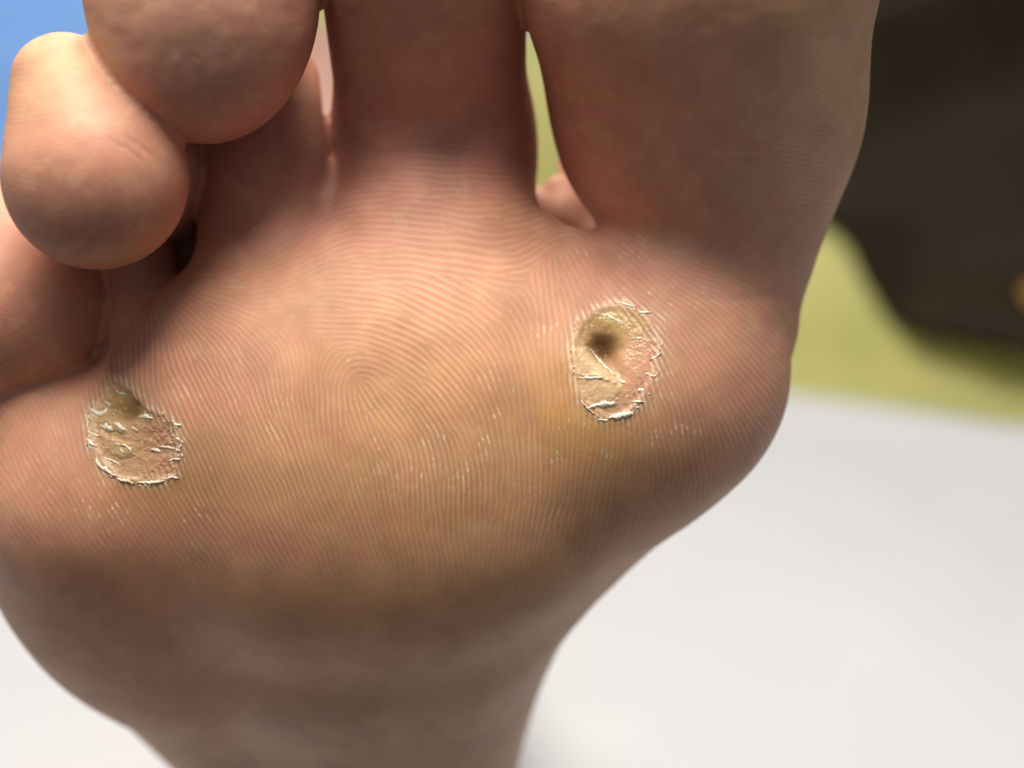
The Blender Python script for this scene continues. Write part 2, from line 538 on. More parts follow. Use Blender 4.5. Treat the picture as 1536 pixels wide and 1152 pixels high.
def link(name, me, mat, parent=None, loc=None):
    o = bpy.data.objects.new(name, me)
    scn.collection.objects.link(o)
    if mat: me.materials.append(mat)
    if parent: o.parent = parent
    if loc is not None: o.location = loc
    return o


def tag(o, label=None, cat=None, group=None, kind=None):
    if label: o["label"] = label
    if cat: o["category"] = cat
    if group: o["group"] = group
    if kind: o["kind"] = kind


# ------------------------------------------------------------------ materials
def new_mat(name):
    m = bpy.data.materials.new(name); m.use_nodes = True
    nt = m.node_tree
    return m, nt, nt.nodes["Principled BSDF"]


def N(nt, t, **kw):
    n = nt.nodes.new(t)
    for k, v in kw.items(): setattr(n, k, v)
    return n


def skin_material():
    m, nt, b = new_mat("skin")
    L = nt.links.new
    a = N(nt, 'ShaderNodeAttribute', attribute_name="pigment")
    tc = N(nt, 'ShaderNodeTexCoord')
    n1 = N(nt, 'ShaderNodeTexNoise'); n1.inputs['Scale'].default_value = 160; n1.inputs['Detail'].default_value = 5
    L(tc.outputs['Object'], n1.inputs['Vector'])
    mr = N(nt, 'ShaderNodeMapRange'); mr.inputs[1].default_value = 0.3; mr.inputs[2].default_value = 0.7
    mr.inputs[3].default_value = 0.90; mr.inputs[4].default_value = 1.10
    L(n1.outputs['Fac'], mr.inputs[0])
    mx = N(nt, 'ShaderNodeMix', data_type='RGBA', blend_type='MULTIPLY'); mx.inputs[0].default_value = 1
    L(a.outputs['Color'], mx.inputs[6]); L(mr.outputs[0], mx.inputs[7])
    L(mx.outputs[2], b.inputs['Base Color'])
    b.inputs['Roughness'].default_value = 0.56
    b.inputs['Specular IOR Level'].default_value = 0.3
    b.inputs['Subsurface Weight'].default_value = 0.35
    b.inputs['Subsurface Radius'].default_value = (1.0, 0.35, 0.18)
    b.inputs['Subsurface Scale'].default_value = 0.0016
    aw = N(nt, 'ShaderNodeAttribute', attribute_name="wet")
    mw = N(nt, 'ShaderNodeMapRange'); mw.inputs[3].default_value = 0.56; mw.inputs[4].default_value = 0.27
    L(aw.outputs['Fac'], mw.inputs[0]); L(mw.outputs[0], b.inputs['Roughness'])
    n2 = N(nt, 'ShaderNodeTexNoise'); n2.inputs['Scale'].default_value = 5200; n2.inputs['Detail'].default_value = 3
    L(tc.outputs['Object'], n2.inputs['Vector'])
    bp = N(nt, 'ShaderNodeBump'); bp.inputs['Strength'].default_value = 0.28; bp.inputs['Distance'].default_value = 0.00006
    L(n2.outputs['Fac'], bp.inputs['Height']); L(bp.outputs[0], b.inputs['Normal'])
    return m


def flake_material():
    m, nt, b = new_mat("dry_skin")
    b.inputs['Base Color'].default_value = (0.86, 0.80, 0.64, 1)
    b.inputs['Roughness'].default_value = 0.3
    b.inputs['Specular IOR Level'].default_value = 0.7
    return m


def cloth_material(name, col, col2, scale, weave, rough=0.9):
    m, nt, b = new_mat(name)
    L = nt.links.new
    tc = N(nt, 'ShaderNodeTexCoord')
    n1 = N(nt, 'ShaderNodeTexNoise'); n1.inputs['Scale'].default_value = scale; n1.inputs['Detail'].default_value = 5
    L(tc.outputs['Object'], n1.inputs['Vector'])
    mx = N(nt, 'ShaderNodeMix', data_type='RGBA')
    mx.inputs[6].default_value = (*col, 1); mx.inputs[7].default_value = (*col2, 1)
    L(n1.outputs['Fac'], mx.inputs[0]); L(mx.outputs[2], b.inputs['Base Color'])
    b.inputs['Roughness'].default_value = rough
    b.inputs['Specular IOR Level'].default_value = 0.2
    n2 = N(nt, 'ShaderNodeTexNoise'); n2.inputs['Scale'].default_value = weave; n2.inputs['Detail'].default_value = 2
    L(tc.outputs['Object'], n2.inputs['Vector'])
    bp = N(nt, 'ShaderNodeBump'); bp.inputs['Strength'].default_value = 0.3; bp.inputs['Distance'].default_value = 0.001
    L(n2.outputs['Fac'], bp.inputs['Height']); L(bp.outputs[0], b.inputs['Normal'])
    return m


M_SKIN = skin_material(); M_FLAKE = flake_material()

# ------------------------------------------------------------------ the foot mesh
NSUB = 6
lo = np.array([-178.0, 138.0, -160.0]); hi = np.array([62.0, 960.0, 246.0])
V, Q = surface_nets(lo, hi, 1.0)
print("nets", len(V), len(Q), time.time() - T0)
for _ in range(2):
    V = V - grad(V) * sdf_big(V)[:, None]
NV = grad(V)
u0 = 768 + V[:, 0] * F / V[:, 1]; v0 = 576 - V[:, 2] * F / V[:, 1]
front = (V[:, 1] < 232) & (NV[:, 1] < 0.03) & (v0 < 985) & (v0 > -40)
ref = front[Q].all(1)
n = NSUB
# unique edges of refined quads
RQ = Q[ref]
E = np.stack([RQ, np.roll(RQ, -1, 1)], -1).reshape(-1, 2)
Es = np.sort(E, 1)
ue, inv = np.unique(Es[:, 0].astype(np.int64) * len(V) + Es[:, 1], return_inverse=True)
ea = (ue // len(V)).astype(int); eb = (ue % len(V)).astype(int)
nE = len(ue)
ts = (np.arange(1, n) / n).astype(np.float32)
Epts = V[ea][:, None] * (1 - ts)[None, :, None] + V[eb][:, None] * ts[None, :, None]
base_e = len(V)
nF = len(RQ)
g = np.arange(1, n) / n
S_, T_ = np.meshgrid(g, g, indexing='ij')          # s along q0->q1, t along q0->q3
A, B_, C_, D_ = [V[RQ[:, i]] for i in range(4)]
Fpts = (A[:, None, None] * ((1 - S_) * (1 - T_))[None, ..., None] + B_[:, None, None] * (S_ * (1 - T_))[None, ..., None] +
        C_[:, None, None] * (S_ * T_)[None, ..., None] + D_[:, None, None] * ((1 - S_) * T_)[None, ..., None])
base_f = base_e + nE * (n - 1)
ALL = np.concatenate([V, Epts.reshape(-1, 3), Fpts.reshape(-1, 3)]).astype(np.float32)
inv = inv.reshape(nF, 4)
fwd = (E[:, 0] == Es[:, 0]).reshape(nF, 4)


def edge_ids(fi_inv, fi_fwd):
    k = np.arange(n - 1)[None]
    return base_e + fi_inv[:, None] * (n - 1) + np.where(fi_fwd[:, None], k, n - 2 - k)


Gd = np.empty((nF, n + 1, n + 1), np.int64)
Gd[:, 0, 0] = RQ[:, 0]; Gd[:, n, 0] = RQ[:, 1]; Gd[:, n, n] = RQ[:, 2]; Gd[:, 0, n] = RQ[:, 3]
Gd[:, 1:n, 0] = edge_ids(inv[:, 0], fwd[:, 0])
Gd[:, n, 1:n] = edge_ids(inv[:, 1], fwd[:, 1])
Gd[:, 1:n, n] = edge_ids(inv[:, 2], fwd[:, 2])[:, ::-1]
Gd[:, 0, 1:n] = edge_ids(inv[:, 3], fwd[:, 3])[:, ::-1]
Gd[:, 1:n, 1:n] = base_f + np.arange(nF * (n - 1) ** 2).reshape(nF, n - 1, n - 1)
fine = np.stack([Gd[:, :-1, :-1], Gd[:, 1:, :-1], Gd[:, 1:, 1:], Gd[:, :-1, 1:]], -1).reshape(-1, 4)
# coarse quads; those touching a refined edge become n-gons
CQ = Q[~ref]
ce = np.stack([CQ, np.roll(CQ, -1, 1)], -1)
ces = np.sort(ce, -1)
key = ces[..., 0].astype(np.int64) * len(V) + ces[..., 1]
pos = np.clip(np.searchsorted(ue, key), 0, nE - 1)
hit = ue[pos] == key
plain = ~hit.any(1)
quads = np.concatenate([fine, CQ[plain]])
extra = []
for r in np.nonzero(~plain)[0]:
    poly = []
    for i in range(4):
        poly.append(int(CQ[r, i]))
        if hit[r, i]:
            ids = base_e + pos[r, i] * (n - 1) + np.arange(n - 1)
            if ce[r, i, 0] != ces[r, i, 0]: ids = ids[::-1]
            poly += [int(x) for x in ids]
    extra.append(poly)
print("refined", len(ALL), len(quads), len(extra), time.time() - T0)
nb = len(V)
fp = ALL[nb:]
gf = grad(fp)
fp = fp - gf * sdf_big(fp)[:, None]
NRM = np.concatenate([NV, gf])
ALL = np.concatenate([V, fp])
U = 768 + ALL[:, 0] * F / ALL[:, 1]; W = 576 - ALL[:, 2] * F / ALL[:, 1]
facing = sstep(-NRM[:, 1], 0.0, 0.35) * (ALL[:, 1] < 240)


def skin_fields(U, W, facing, depth_fade, ring_sd):
    R = ridge_at(U, W)
    # how strongly the ridges stand up in each zone
    rs = 0.28 + 0.6 * gauss(U, W, 690, 420, 170, 150) + 0.55 * gauss(U, W, 420, 640, 260, 120) + 0.5 * gauss(U, W, 650, 720, 260, 90) \
        + 0.45 * gauss(U, W, 1080, 560, 110, 110) + 0.4 * gauss(U, W, 300, 540, 90, 80) + 0.3 * gauss(U, W, 1210, 230, 70, 110)
    rs *= 1 - 0.75 * gauss(U, W, 440, 470, 70, 60)
    rs *= 1 - 0.85 * np.clip(gauss(U, W, 310, 60, 130, 110) + gauss(U, W, 640, 60, 100, 110) + gauss(U, W, 960, 220, 110, 130) + gauss(U, W, 390, 260, 70, 60) + 0.6 * gauss(U, W, 20, 470, 90, 90), 0, 1)
    rs *= 1 - 0.75 * sstep(W, 820, 960)
    rs *= 0.75 + 0.35 * fbm(U, W, 60, 5, 3)
    rs = np.clip(rs, 0.05, 1.25) * facing * depth_fade
    ridge_h = np.where(R > 0, R, R * 0.8)
    h = 0.036 * rs * (0.8 + 0.5 * fbm(U, W, 11, 17, 2)) * ridge_h
    h += facing * (0.10 * fbm(U, W, 150, 11, 2) + 0.02 * fbm(U, W, 30, 12, 3) + 0.22 * sstep(W, 300, 150) * fbm(U, W, 75, 19, 3) + 0.010 * fbm(U, W, 5, 15, 2))


    def crease(pts, depth, width):
        d = np.full(U.shape, 1e9)
        for (ax, ay), (bx, by) in zip(pts[:-1], pts[1:]):
            ex, ey = bx - ax, by - ay
            t = np.clip(((U - ax) * ex + (W - ay) * ey) / (ex * ex + ey * ey), 0, 1)
            d = np.minimum(d, (U - ax - ex * t) ** 2 + (W - ay - ey * t) ** 2)
        e = np.sqrt(d)
        x = np.array([p[0] for p in pts])
        L0 = np.hypot(U - pts[0][0], W - pts[0][1]); L1 = np.hypot(U - pts[-1][0], W - pts[-1][1])
        fade = sstep(np.minimum(L0, L1), -2, 40)
        return depth * np.exp(-(e / width) ** 2) * fade


    h -= facing * crease([(900, 372), (960, 412), (1020, 438), (1070, 447), (1130, 447), (1205, 441)], 0.14, 8)
    h -= facing * crease([(1010, 225), (1080, 236), (1180, 238)], 0.10, 5)
    h -= facing * crease([(530, 232), (640, 225), (780, 236)], 0.10, 9)
    h -= facing * crease([(370, 215), (372, 262)], 0.08, 5)
    h -= facing * crease([(396, 210), (408, 270)], 0.08, 5)
    h -= facing * crease([(0, 575), (40, 582), (90, 572)], 0.3, 8)
    for q in ([(150, 205), (190, 222), (232, 258)], [(168, 196), (206, 214), (246, 246)], [(196, 208), (226, 232), (240, 262)], [(300, 118), (335, 122), (362, 112)],
              [(275, 70), (300, 92), (318, 100)], [(560, 120), (640, 128), (740, 118)], [(540, 175), (650, 182), (780, 176)], [(880, 120), (960, 138), (1060, 134)],
              [(930, 300), (1000, 318), (1100, 312), (1200, 322)], [(60, 330), (110, 352), (170, 356)]):
        h -= facing * crease(q, 0.06, 4)
    for (a, b, c, dpt) in [((640, 1060), (800, 960), (960, 838), 0.26), ((700, 1080), (820, 990), (905, 905), -0.22), ((560, 1030), (760, 930), (1010, 800), -0.2),
                           ((430, 1010), (600, 985), (760, 905), 0.06), ((240, 990), (340, 1030), (480, 1040), 0.2), ((780, 985), (860, 918), (930, 852), 0.18)]:
        h -= facing * crease([a, b, c], dpt, 26)
    # pigment
    col = np.empty((len(U), 3), np.float64)
    col[:] = (0.56, 0.30, 0.185)


    def mixin(c, w):
        w = np.clip(w, 0, 1)[:, None]
        col[:] = col * (1 - w) + np.array(c) * w


    nz = fbm(U, W, 120, 21, 4); nz2 = fbm(U, W, 40, 25, 3)
    mixin((0.50, 0.34, 0.235), sstep(W + 0.45 * (U - 600), 900, 1080) * 0.7)
    mixin((0.56, 0.31, 0.145), 0.85 * gauss(U, W, 690, 650, 190, 110) * (0.8 + 0.5 * nz))
    mixin((0.52, 0.30, 0.125), 0.85 * gauss(U, W, 290, 770, 170, 80, 0.1))
    mixin((0.52, 0.30, 0.135), 0.8 * gauss(U, W, 600, 780, 260, 100))
    mixin((0.54, 0.30, 0.105), 0.95 * gauss(U, W, 850, 620, 45, 60))
    mixin((0.54, 0.30, 0.105), 0.9 * gauss(U, W, 900, 660, 55, 26))
    mixin((0.50, 0.27, 0.10), 0.9 * gauss(U, W, 235, 735, 70, 26, 0.15))
    for (a, b, su, sv, k) in [(600, 250, 170, 70, .9), (480, 300, 60, 50, .8), (330, 330, 70, 70, .8), (980, 410, 90, 50, .8), (700, 130, 140, 110, .5), (1120, 560, 60, 90, .35),
                              (310, 560, 90, 60, .35), (230, 830, 160, 60, .4), (60, 720, 90, 80, .5), (420, 800, 200, 50, .3)]:
        mixin((0.50, 0.20, 0.16), k * gauss(U, W, a, b, su, sv) * (0.85 + 0.4 * nz2))
    mixin((0.50, 0.225, 0.15), 0.85 * gauss(U, W, 150, 290, 110, 120))
    mixin((0.47, 0.20, 0.145), 0.7 * gauss(U, W, 20, 460, 120, 130))
    mixin((0.45, 0.225, 0.18), 0.8 * gauss(U, W, 310, 110, 170, 110))
    mixin((0.47, 0.235, 0.19), 0.65 * gauss(U, W, 650, 70, 130, 130))
    mixin((0.47, 0.24, 0.19), 0.65 * gauss(U, W, 1000, 200, 150, 170))
    mixin((0.46, 0.30, 0.22), 0.5 * gauss(U, W, 1080, 330, 90, 100))
    mixin((0.56, 0.35, 0.19), 0.7 * gauss(U, W, 1240, 60, 110, 130))
    mixin((0.60, 0.40, 0.23), 0.6 * gauss(U, W, 95, 90, 60, 50))
    col *= (1 + 0.13 * nz2 + 0.08 * nz)[:, None]
    nz3 = fbm(U, W, 24, 27, 3)
    mixin((0.54, 0.245, 0.175), 0.35 * sstep(nz3, 0.05, 0.5) * (1 - 0.8 * sstep(W, 800, 900)))
    mixin((0.58, 0.36, 0.22), 0.3 * sstep(-nz3, 0.05, 0.5))
    # dry crests are a little paler, valleys redder
    k = rs * sstep(R, 0.25, 0.95)
    mixin((0.70, 0.46, 0.32), 0.50 * k)
    k = rs * sstep(-R, 0.2, 0.9)
    col[:, 1] *= 1 - 0.12 * k; col[:, 2] *= 1 - 0.14 * k
    # dry specks on the crests, dense round the warts
    sp1 = 0.8 * fbm(U, W, 6, 91, 2) + 0.75 * fbm(U, W, 38, 95, 3)
    dry = sstep(sp1, 0.42, 0.75) * sstep(R, 0.25, 0.8)
    mixin((0.76, 0.64, 0.48), np.exp(-(np.maximum(ring_sd, 0) / 9.0) ** 2) * np.clip(0.15 + 0.55 * R + 0.8 * fbm(U, W, 9, 97, 2), 0, 0.8))
    zone = 0.15 * gauss(U, W, 600, 600, 260, 130)
    for (a, b, su, sv, k) in [(925, 540, 95, 115, .8), (205, 680, 100, 100, .6), (720, 640, 110, 50, .6), (640, 700, 120, 50, .5), (980, 650, 50, 25, 1), (790, 660, 40, 14, 1),
                              (170, 755, 40, 14, 1.), (250, 770, 40, 22, .9), (420, 340, 50, 20, .5), (560, 545, 60, 30, .6), (330, 660, 70, 60, .4)]:
        zone = zone + k * gauss(U, W, a, b, su, sv)
    mixin((0.82, 0.74, 0.60), np.clip(zone, 0, 1) * dry * 0.8)

    return h, col


def ring_of(U, W):
    r = np.full(U.shape, 99.0)
    for w in (WR, WL):
        P = w['P']
        m = (U > P[:, 0].min() - 30) & (U < P[:, 0].max() + 30) & (W > P[:, 1].min() - 30) & (W < P[:, 1].max() + 30)
        r[m] = np.minimum(r[m], poly_sd(U[m], W[m], P))
    return r


h, col = skin_fields(U, W, facing, sstep(ALL[:, 1], 250, 215), ring_of(U, W))
for fn, w in ((wart_right, WR), (wart_left, WL)):
    P = w['P']
    m = (U > P[:, 0].min() - 25) & (U < P[:, 0].max() + 25) & (W > P[:, 1].min() - 25) & (W < P[:, 1].max() + 25) & (facing > 0.01) & (ALL[:, 1] < 200)
    hh, cc, sd, wet = fn(U[m], W[m])
    inside = sstep(-sd, -1.0, 5)
    h[m] = h[m] * (1 - inside) + inside * (np.minimum(hh, h[m]) - 0.5)
POS = ALL + NRM * h[:, None]

ORIGIN = to_world(np.array([[-37.0, 300.0, -150.0]]))[0]
loops = np.concatenate([quads.ravel()] + [np.array(p) for p in extra])
tot = np.concatenate([np.full(len(quads), 4), np.array([len(p) for p in extra], int)])
st = np.concatenate([[0], np.cumsum(tot)[:-1]])
me = mesh_from("foot", to_world(POS) - ORIGIN, loops, st, tot)
add_attr(me, "pigment", col)
foot = link("foot", me, M_SKIN, loc=ORIGIN)
tag(foot, "bare right foot, sole towards the viewer, two warts on its ball", "foot")
print("foot", len(POS), time.time() - T0)


# ------------------------------------------------------------------ warts: bed + flakes
def trace(u, v):
    """first point of the sole along the line of sight of photo pixel (u, v)"""
    d = np.stack([(u - 768) / F, np.ones_like(u), (576 - v) / F], 1).astype(np.float32)
    ln = np.linalg.norm(d, axis=1)
    t = np.full(len(u), 140.0, np.float32)
    for _ in range(24):
        t += sdf_big(d * t[:, None]) / ln * 0.95
    return d * t[:, None]


def build_wart(name, w, fn, label):
    P = w['P']
    st_ = 1.0
    uu = np.arange(P[:, 0].min() - 20, P[:, 0].max() + 20, st_); vv = np.arange(P[:, 1].min() - 20, P[:, 1].max() + 20, st_)
    Ug, Vg = np.meshgrid(uu, vv)
    hh, cc, sd, wet = fn(Ug, Vg)
    keep = sd < 15
    uf, vf = Ug.ravel(), Vg.ravel()
    base = trace(uf, vf)
    nr = grad(base)
    w['grid'] = (uu[0], vv[0], base.reshape(Ug.shape + (3,)), nr.reshape(Ug.shape + (3,)))
    hs, cs = skin_fields(uf, vf, sstep(-nr[:, 1], 0.0, 0.35), np.ones(uf.shape), ring_of(uf, vf))
    t = sstep(-sd, -5, 11).ravel()
    hp = (hs + 0.012) * (1 - t) + np.minimum(hh.ravel() + 0.1, hs + 0.5) * t
    hp -= 0.035 * sstep(sd.ravel(), 9, 14)
    cp = cs * (1 - t[:, None]) + cc.reshape(-1, 3) * t[:, None]
    pos = base + nr * hp[:, None]
    idx = -np.ones(Ug.shape, int)
    cell = keep[:-1, :-1] & keep[1:, :-1] & keep[:-1, 1:] & keep[1:, 1:]
    used = np.zeros(Ug.shape, bool)
    used[:-1, :-1] |= cell; used[1:, :-1] |= cell; used[:-1, 1:] |= cell; used[1:, 1:] |= cell
    idx[used] = np.arange(used.sum())
    q = np.stack([idx[:-1, :-1], idx[1:, :-1], idx[1:, 1:], idx[:-1, 1:]], -1)[cell]
    me = quads_mesh(name, to_world(pos[used.ravel()]) - ORIGIN, q)
    add_attr(me, "pigment", cp[used.ravel()])
    add_attr(me, "wet", (wet * t.reshape(wet.shape))[used])
    o = link(name, me, M_SKIN, foot)
    o["label"] = label
    return o


wart1 = build_wart("wart", WR, wart_right, "round wart with a deep dark pit, below the big toe")
wart2 = build_wart("wart", WL, wart_left, "flaky wart with a shallow brown hollow, below the small toes")


def surface_at(grid, u, v):
    u0_, v0_, B, Nn = grid
    x = np.clip(u - u0_, 0, B.shape[1] - 1.01); y = np.clip(v - v0_, 0, B.shape[0] - 1.01)
    xi = x.astype(int); yi = y.astype(int); fx = (x - xi)[:, None]; fy = (y - yi)[:, None]
    f = lambda A: A[yi, xi] * (1 - fx) * (1 - fy) + A[yi, xi + 1] * fx * (1 - fy) + A[yi + 1, xi] * (1 - fx) * fy + A[yi + 1, xi + 1] * fx * fy
    return f(B), f(Nn)


def sliver(pts, width, lift, fn, o, seed, taper=True):
    """a curled scrap of dry skin: closed ribbon along pts (crop pixels), width in px"""
    r = np.random.default_rng(seed)
    p = np.array(pts, float) / 3.84 + np.array(o)
    seg = np.hypot(*np.diff(p, axis=0).T); s = np.concatenate([[0], np.cumsum(seg)])
    m = max(5, int(s[-1] / 2.2))
    t = np.linspace(0, s[-1], m)
    c = np.stack([np.interp(t, s, p[:, 0]), np.interp(t, s, p[:, 1])], 1)
    c += r.normal(0, 0.55, c.shape)
    tg = np.gradient(c, axis=0); tg /= np.linalg.norm(tg, axis=1, keepdims=True) + 1e-9
    nn = np.stack([-tg[:, 1], tg[:, 0]], 1)
    prof = np.sin(np.linspace(0.12, math.pi - 0.12, m)) ** 0.6 if taper else np.ones(m)
    ww = width * np.maximum(prof, 0.35) * (0.45 + 0.95 * r.random(m))
    rows = [c - nn * ww[:, None] * 0.5, c + nn * (ww * r.normal(0, .08, m))[:, None], c + nn * ww[:, None] * 0.5]
    uv = np.concatenate(rows)
    hh = fn(uv[:, 0], uv[:, 1])[0] + 0.1
    base, nr = surface_at((WR if fn is wart_right else WL)['grid'], uv[:, 0], uv[:, 1])
    top = hh + np.concatenate([np.full(m, lift * .1), lift * (0.3 + 0.3 * r.random(m)), np.full(m, lift * .2)])
    T = base + nr * top[:, None]
    Bm = base + nr * (hh - 0.12)[:, None]
    Vt = np.concatenate([T, Bm])
    K = 3 * m
    fs = []
    for k in range(m - 1):
        for j in range(2):
            a, b = j * m + k, (j + 1) * m + k
            fs.append((a, b, b + 1, a + 1)); fs.append((K + a, K + a + 1, K + b + 1, K + b))
        fs.append((k, k + 1, K + k + 1, K + k)); a = 2 * m + k; fs.append((a, K + a, K + a + 1, a + 1))
    for j in range(2):
        a, b = j * m, (j + 1) * m
        fs.append((a, K + a, K + b, b)); a, b = a + m - 1, b + m - 1; fs.append((a, b, K + b, K + a))
    return Vt, np.array(fs)


def flakes(wart, big, small, fn, o, seed):
    for i, (pts, wd, lift) in enumerate(big):
        Vt, fs = sliver(pts, wd, lift, fn, o, seed + i)
        link("skin_flake", quads_mesh("skin_flake", to_world(Vt) - ORIGIN, fs), M_FLAKE, wart)
    av, af, k = [], [], 0
    for i, (pts, wd, lift) in enumerate(small):
        Vt, fs = sliver(pts, wd, lift, fn, o, seed + 200 + i)
        av.append(Vt); af.append(fs + k); k += len(Vt)
    ob = link("dry_skin_specks", quads_mesh("dry_skin_specks", to_world(np.concatenate(av)) - ORIGIN, np.concatenate(af)), M_FLAKE, wart)
    ob["kind"] = "stuff"


def speckle(w, fn, nrim, nin, seed, o, skip):
    """small scraps round the rim and inside"""
    r = np.random.default_rng(seed)
    P = (w['P'] - np.array(o)) * 3.84
    out = []
    for i in range(nrim):
        j = r.integers(len(P)); a = P[j]; b = P[(j + 2) % len(P)]
        d = b - a; L = np.linalg.norm(d) + 1e-6; d = d / L
        nrm = np.array([-d[1], d[0]])
        c = a + (b - a) * r.random() + nrm * r.normal(-2, 9)
        if skip(c): continue
        l = r.uniform(3, 11)
        ang = r.normal(0, 0.5); dd = np.array([d[0] * math.cos(ang) - d[1] * math.sin(ang), d[0] * math.sin(ang) + d[1] * math.cos(ang)])
        out.append(([tuple(c - dd * l), tuple(c), tuple(c + dd * l)], r.uniform(1.0, 2.0), r.uniform(0.05, 0.13)))
    lo_, hi_ = P.min(0), P.max(0)
    while nin > 0:
        c = lo_ + (hi_ - lo_) * r.random(2)
        if poly_sd(c[:1], c[1:], P)[0] > -15 or skip(c): continue
        l = r.uniform(3, 9); a = r.normal(1.0, 0.35)
        dd = np.array([math.cos(a), math.sin(a)])
        out.append(([tuple(c - dd * l), tuple(c), tuple(c + dd * l)], r.uniform(0.8, 1.7), r.uniform(0.04, 0.10)))
        nin -= 1
    return out


big_r = [
    ([(395, 812), (425, 800), (470, 795), (545, 785)], 8.5, 0.32), ([(510, 868), (560, 858), (600, 852), (652, 845)], 9.0, 0.32),
    ([(352, 775), (385, 810), (432, 850)], 3.0, 0.2), ([(440, 262), (500, 270), (545, 290), (590, 315)], 3.2, 0.2),
    ([(340, 640), (395, 642), (480, 640)], 4.5, 0.15), ([(405, 455), (440, 495), (490, 560), (545, 620)], 4.0, 0.22),
    ([(560, 205), (620, 215), (670, 238)], 3.2, 0.18), ([(690, 262), (755, 262)], 4.0, 0.2), ([(640, 775), (712, 780)], 3.0, 0.2),
    ([(665, 405), (700, 400)], 4.5, 0.2), ([(680, 715), (715, 705)], 5.0, 0.22), ([(720, 610), (780, 635)], 3.0, 0.2),
    ([(745, 540), (810, 500)], 3.0, 0.18), ([(578, 650), (606, 668)], 4.0, 0.2), ([(450, 880), (505, 886)], 3.0, 0.18),
]
big_l = [
    ([(220, 362), (255, 388), (290, 372), (300, 350)], 8.5, 0.3), ([(288, 318), (322, 332)], 5.0, 0.25), ([(268, 455), (305, 465), (342, 478)], 9.5, 0.3),
    ([(350, 430), (380, 460), (412, 480)], 5.5, 0.22), ([(465, 404), (510, 400), (566, 410)], 6.0, 0.28), ([(342, 244), (398, 272)], 2.4, 0.15),
    ([(478, 268), (505, 300), (524, 328)], 2.8, 0.16), ([(195, 488), (225, 505), (262, 513)], 3.2, 0.2), ([(194, 532), (215, 555), (248, 576)], 7.0, 0.26),
    ([(244, 648), (268, 685), (310, 715), (362, 745)], 6.5, 0.26), ([(372, 760), (420, 772), (466, 786)], 4.2, 0.24), ([(488, 780), (560, 782), (640, 772)], 4.0, 0.24),
    ([(288, 638), (340, 655), (384, 682)], 3.0, 0.18), ([(358, 562), (405, 562), (440, 590), (448, 615)], 3.4, 0.22), ([(552, 592), (606, 606)], 6.5, 0.26),
    ([(598, 578), (650, 582), (694, 592)], 3.4, 0.22), ([(684, 508), (736, 542)], 3.0, 0.2), ([(690, 446), (735, 456)], 3.0, 0.18),
    ([(660, 664), (695, 648), (732, 648)], 3.0, 0.2), ([(655, 762), (690, 748), (722, 756)], 3.0, 0.2), ([(380, 590), (410, 612)], 2.6, 0.18), ([(448, 460), (480, 490)], 2.8, 0.2),
    ([(204, 398), (200, 440), (196, 480)], 2.2, 0.16), ([(700, 585), (735, 602)], 2.6, 0.18),
]
flakes(wart1, big_r, speckle(WR, wart_right, 46, 14, 3, WR['o'], lambda c: math.hypot(c[0] - 490, c[1] - 440) < 110 or (c[0] < 420 and c[1] > 700)), wart_right, WR['o'], 1000)
flakes(wart2, big_l, speckle(WL, wart_left, 40, 20, 5, WL['o'], lambda c: math.hypot(c[0] - 400, c[1] - 300) < 90), wart_left, WL['o'], 2000)
print("warts", time.time() - T0)


# ------------------------------------------------------------------ bed and cloths
def grid_cloth(name, x0, x1, y0, y1, step, height, keep, mat, thick, edge=None):
    """cloth as a height field; with edge, y counts from the curve y = edge(x)"""
    xs = np.arange(x0, x1 + step / 2, step); ys = np.arange(y0, y1 + step / 2, step)
    X, Y = np.meshgrid(xs, ys)
    if edge is not None: Y = Y + edge(X)
    Z = height(X, Y); kp = keep(X, Y, Z)
    cell = kp[:-1, :-1] & kp[1:, :-1] & kp[:-1, 1:] & kp[1:, 1:]
    used = np.zeros(X.shape, bool)
    used[:-1, :-1] |= cell; used[1:, :-1] |= cell; used[:-1, 1:] |= cell; used[1:, 1:] |= cell
    idx = -np.ones(X.shape, int); idx[used] = np.arange(used.sum())
    q = np.stack([idx[:-1, :-1], idx[:-1, 1:], idx[1:, 1:], idx[1:, :-1]], -1)[cell]
    vt = np.stack([X[used], Y[used], Z[used]], 1)
    org = np.array([(x0 + x1) / 2, (y0 + y1) / 2, 0.0])
    o = link(name, quads_mesh(name, vt - org, q), mat, loc=org)
    md = o.modifiers.new("thickness", 'SOLIDIFY'); md.thickness = thick; md.offset = -1
    return o


M_WHITE = cloth_material("white_cotton", (0.545, 0.565, 0.60), (0.585, 0.605, 0.64), 14, 900)
M_GREEN = cloth_material("green_fleece", (0.46, 0.46, 0.17), (0.56, 0.55, 0.23), 20, 500)
M_DARK = cloth_material("dark_wool", (0.006, 0.004, 0.002), (0.030, 0.022, 0.010), 18, 500)
M_ORANGE = cloth_material("orange_cloth", (0.30, 0.14, 0.03), (0.40, 0.20, 0.05), 20, 500)
M_BLUE = cloth_material("blue_cover", (0.19, 0.43, 0.95), (0.31, 0.55, 0.98), 6, 500)

# floor below the bed
xf, yf = np.meshgrid(np.linspace(-3, 3, 31), np.linspace(-2.5, 4, 31))
qi = np.arange(30 * 31).reshape(30, 31)[:, :-1].ravel()
fl = link("floor", quads_mesh("floor", np.stack([xf.ravel(), yf.ravel(), np.full(xf.size, -0.55)], 1), np.stack([qi, qi + 1, qi + 32, qi + 31], 1)),
          cloth_material("grey_floor", (0.16, 0.15, 0.14), (0.20, 0.19, 0.18), 5, 300, 0.6))
tag(fl, kind="structure")
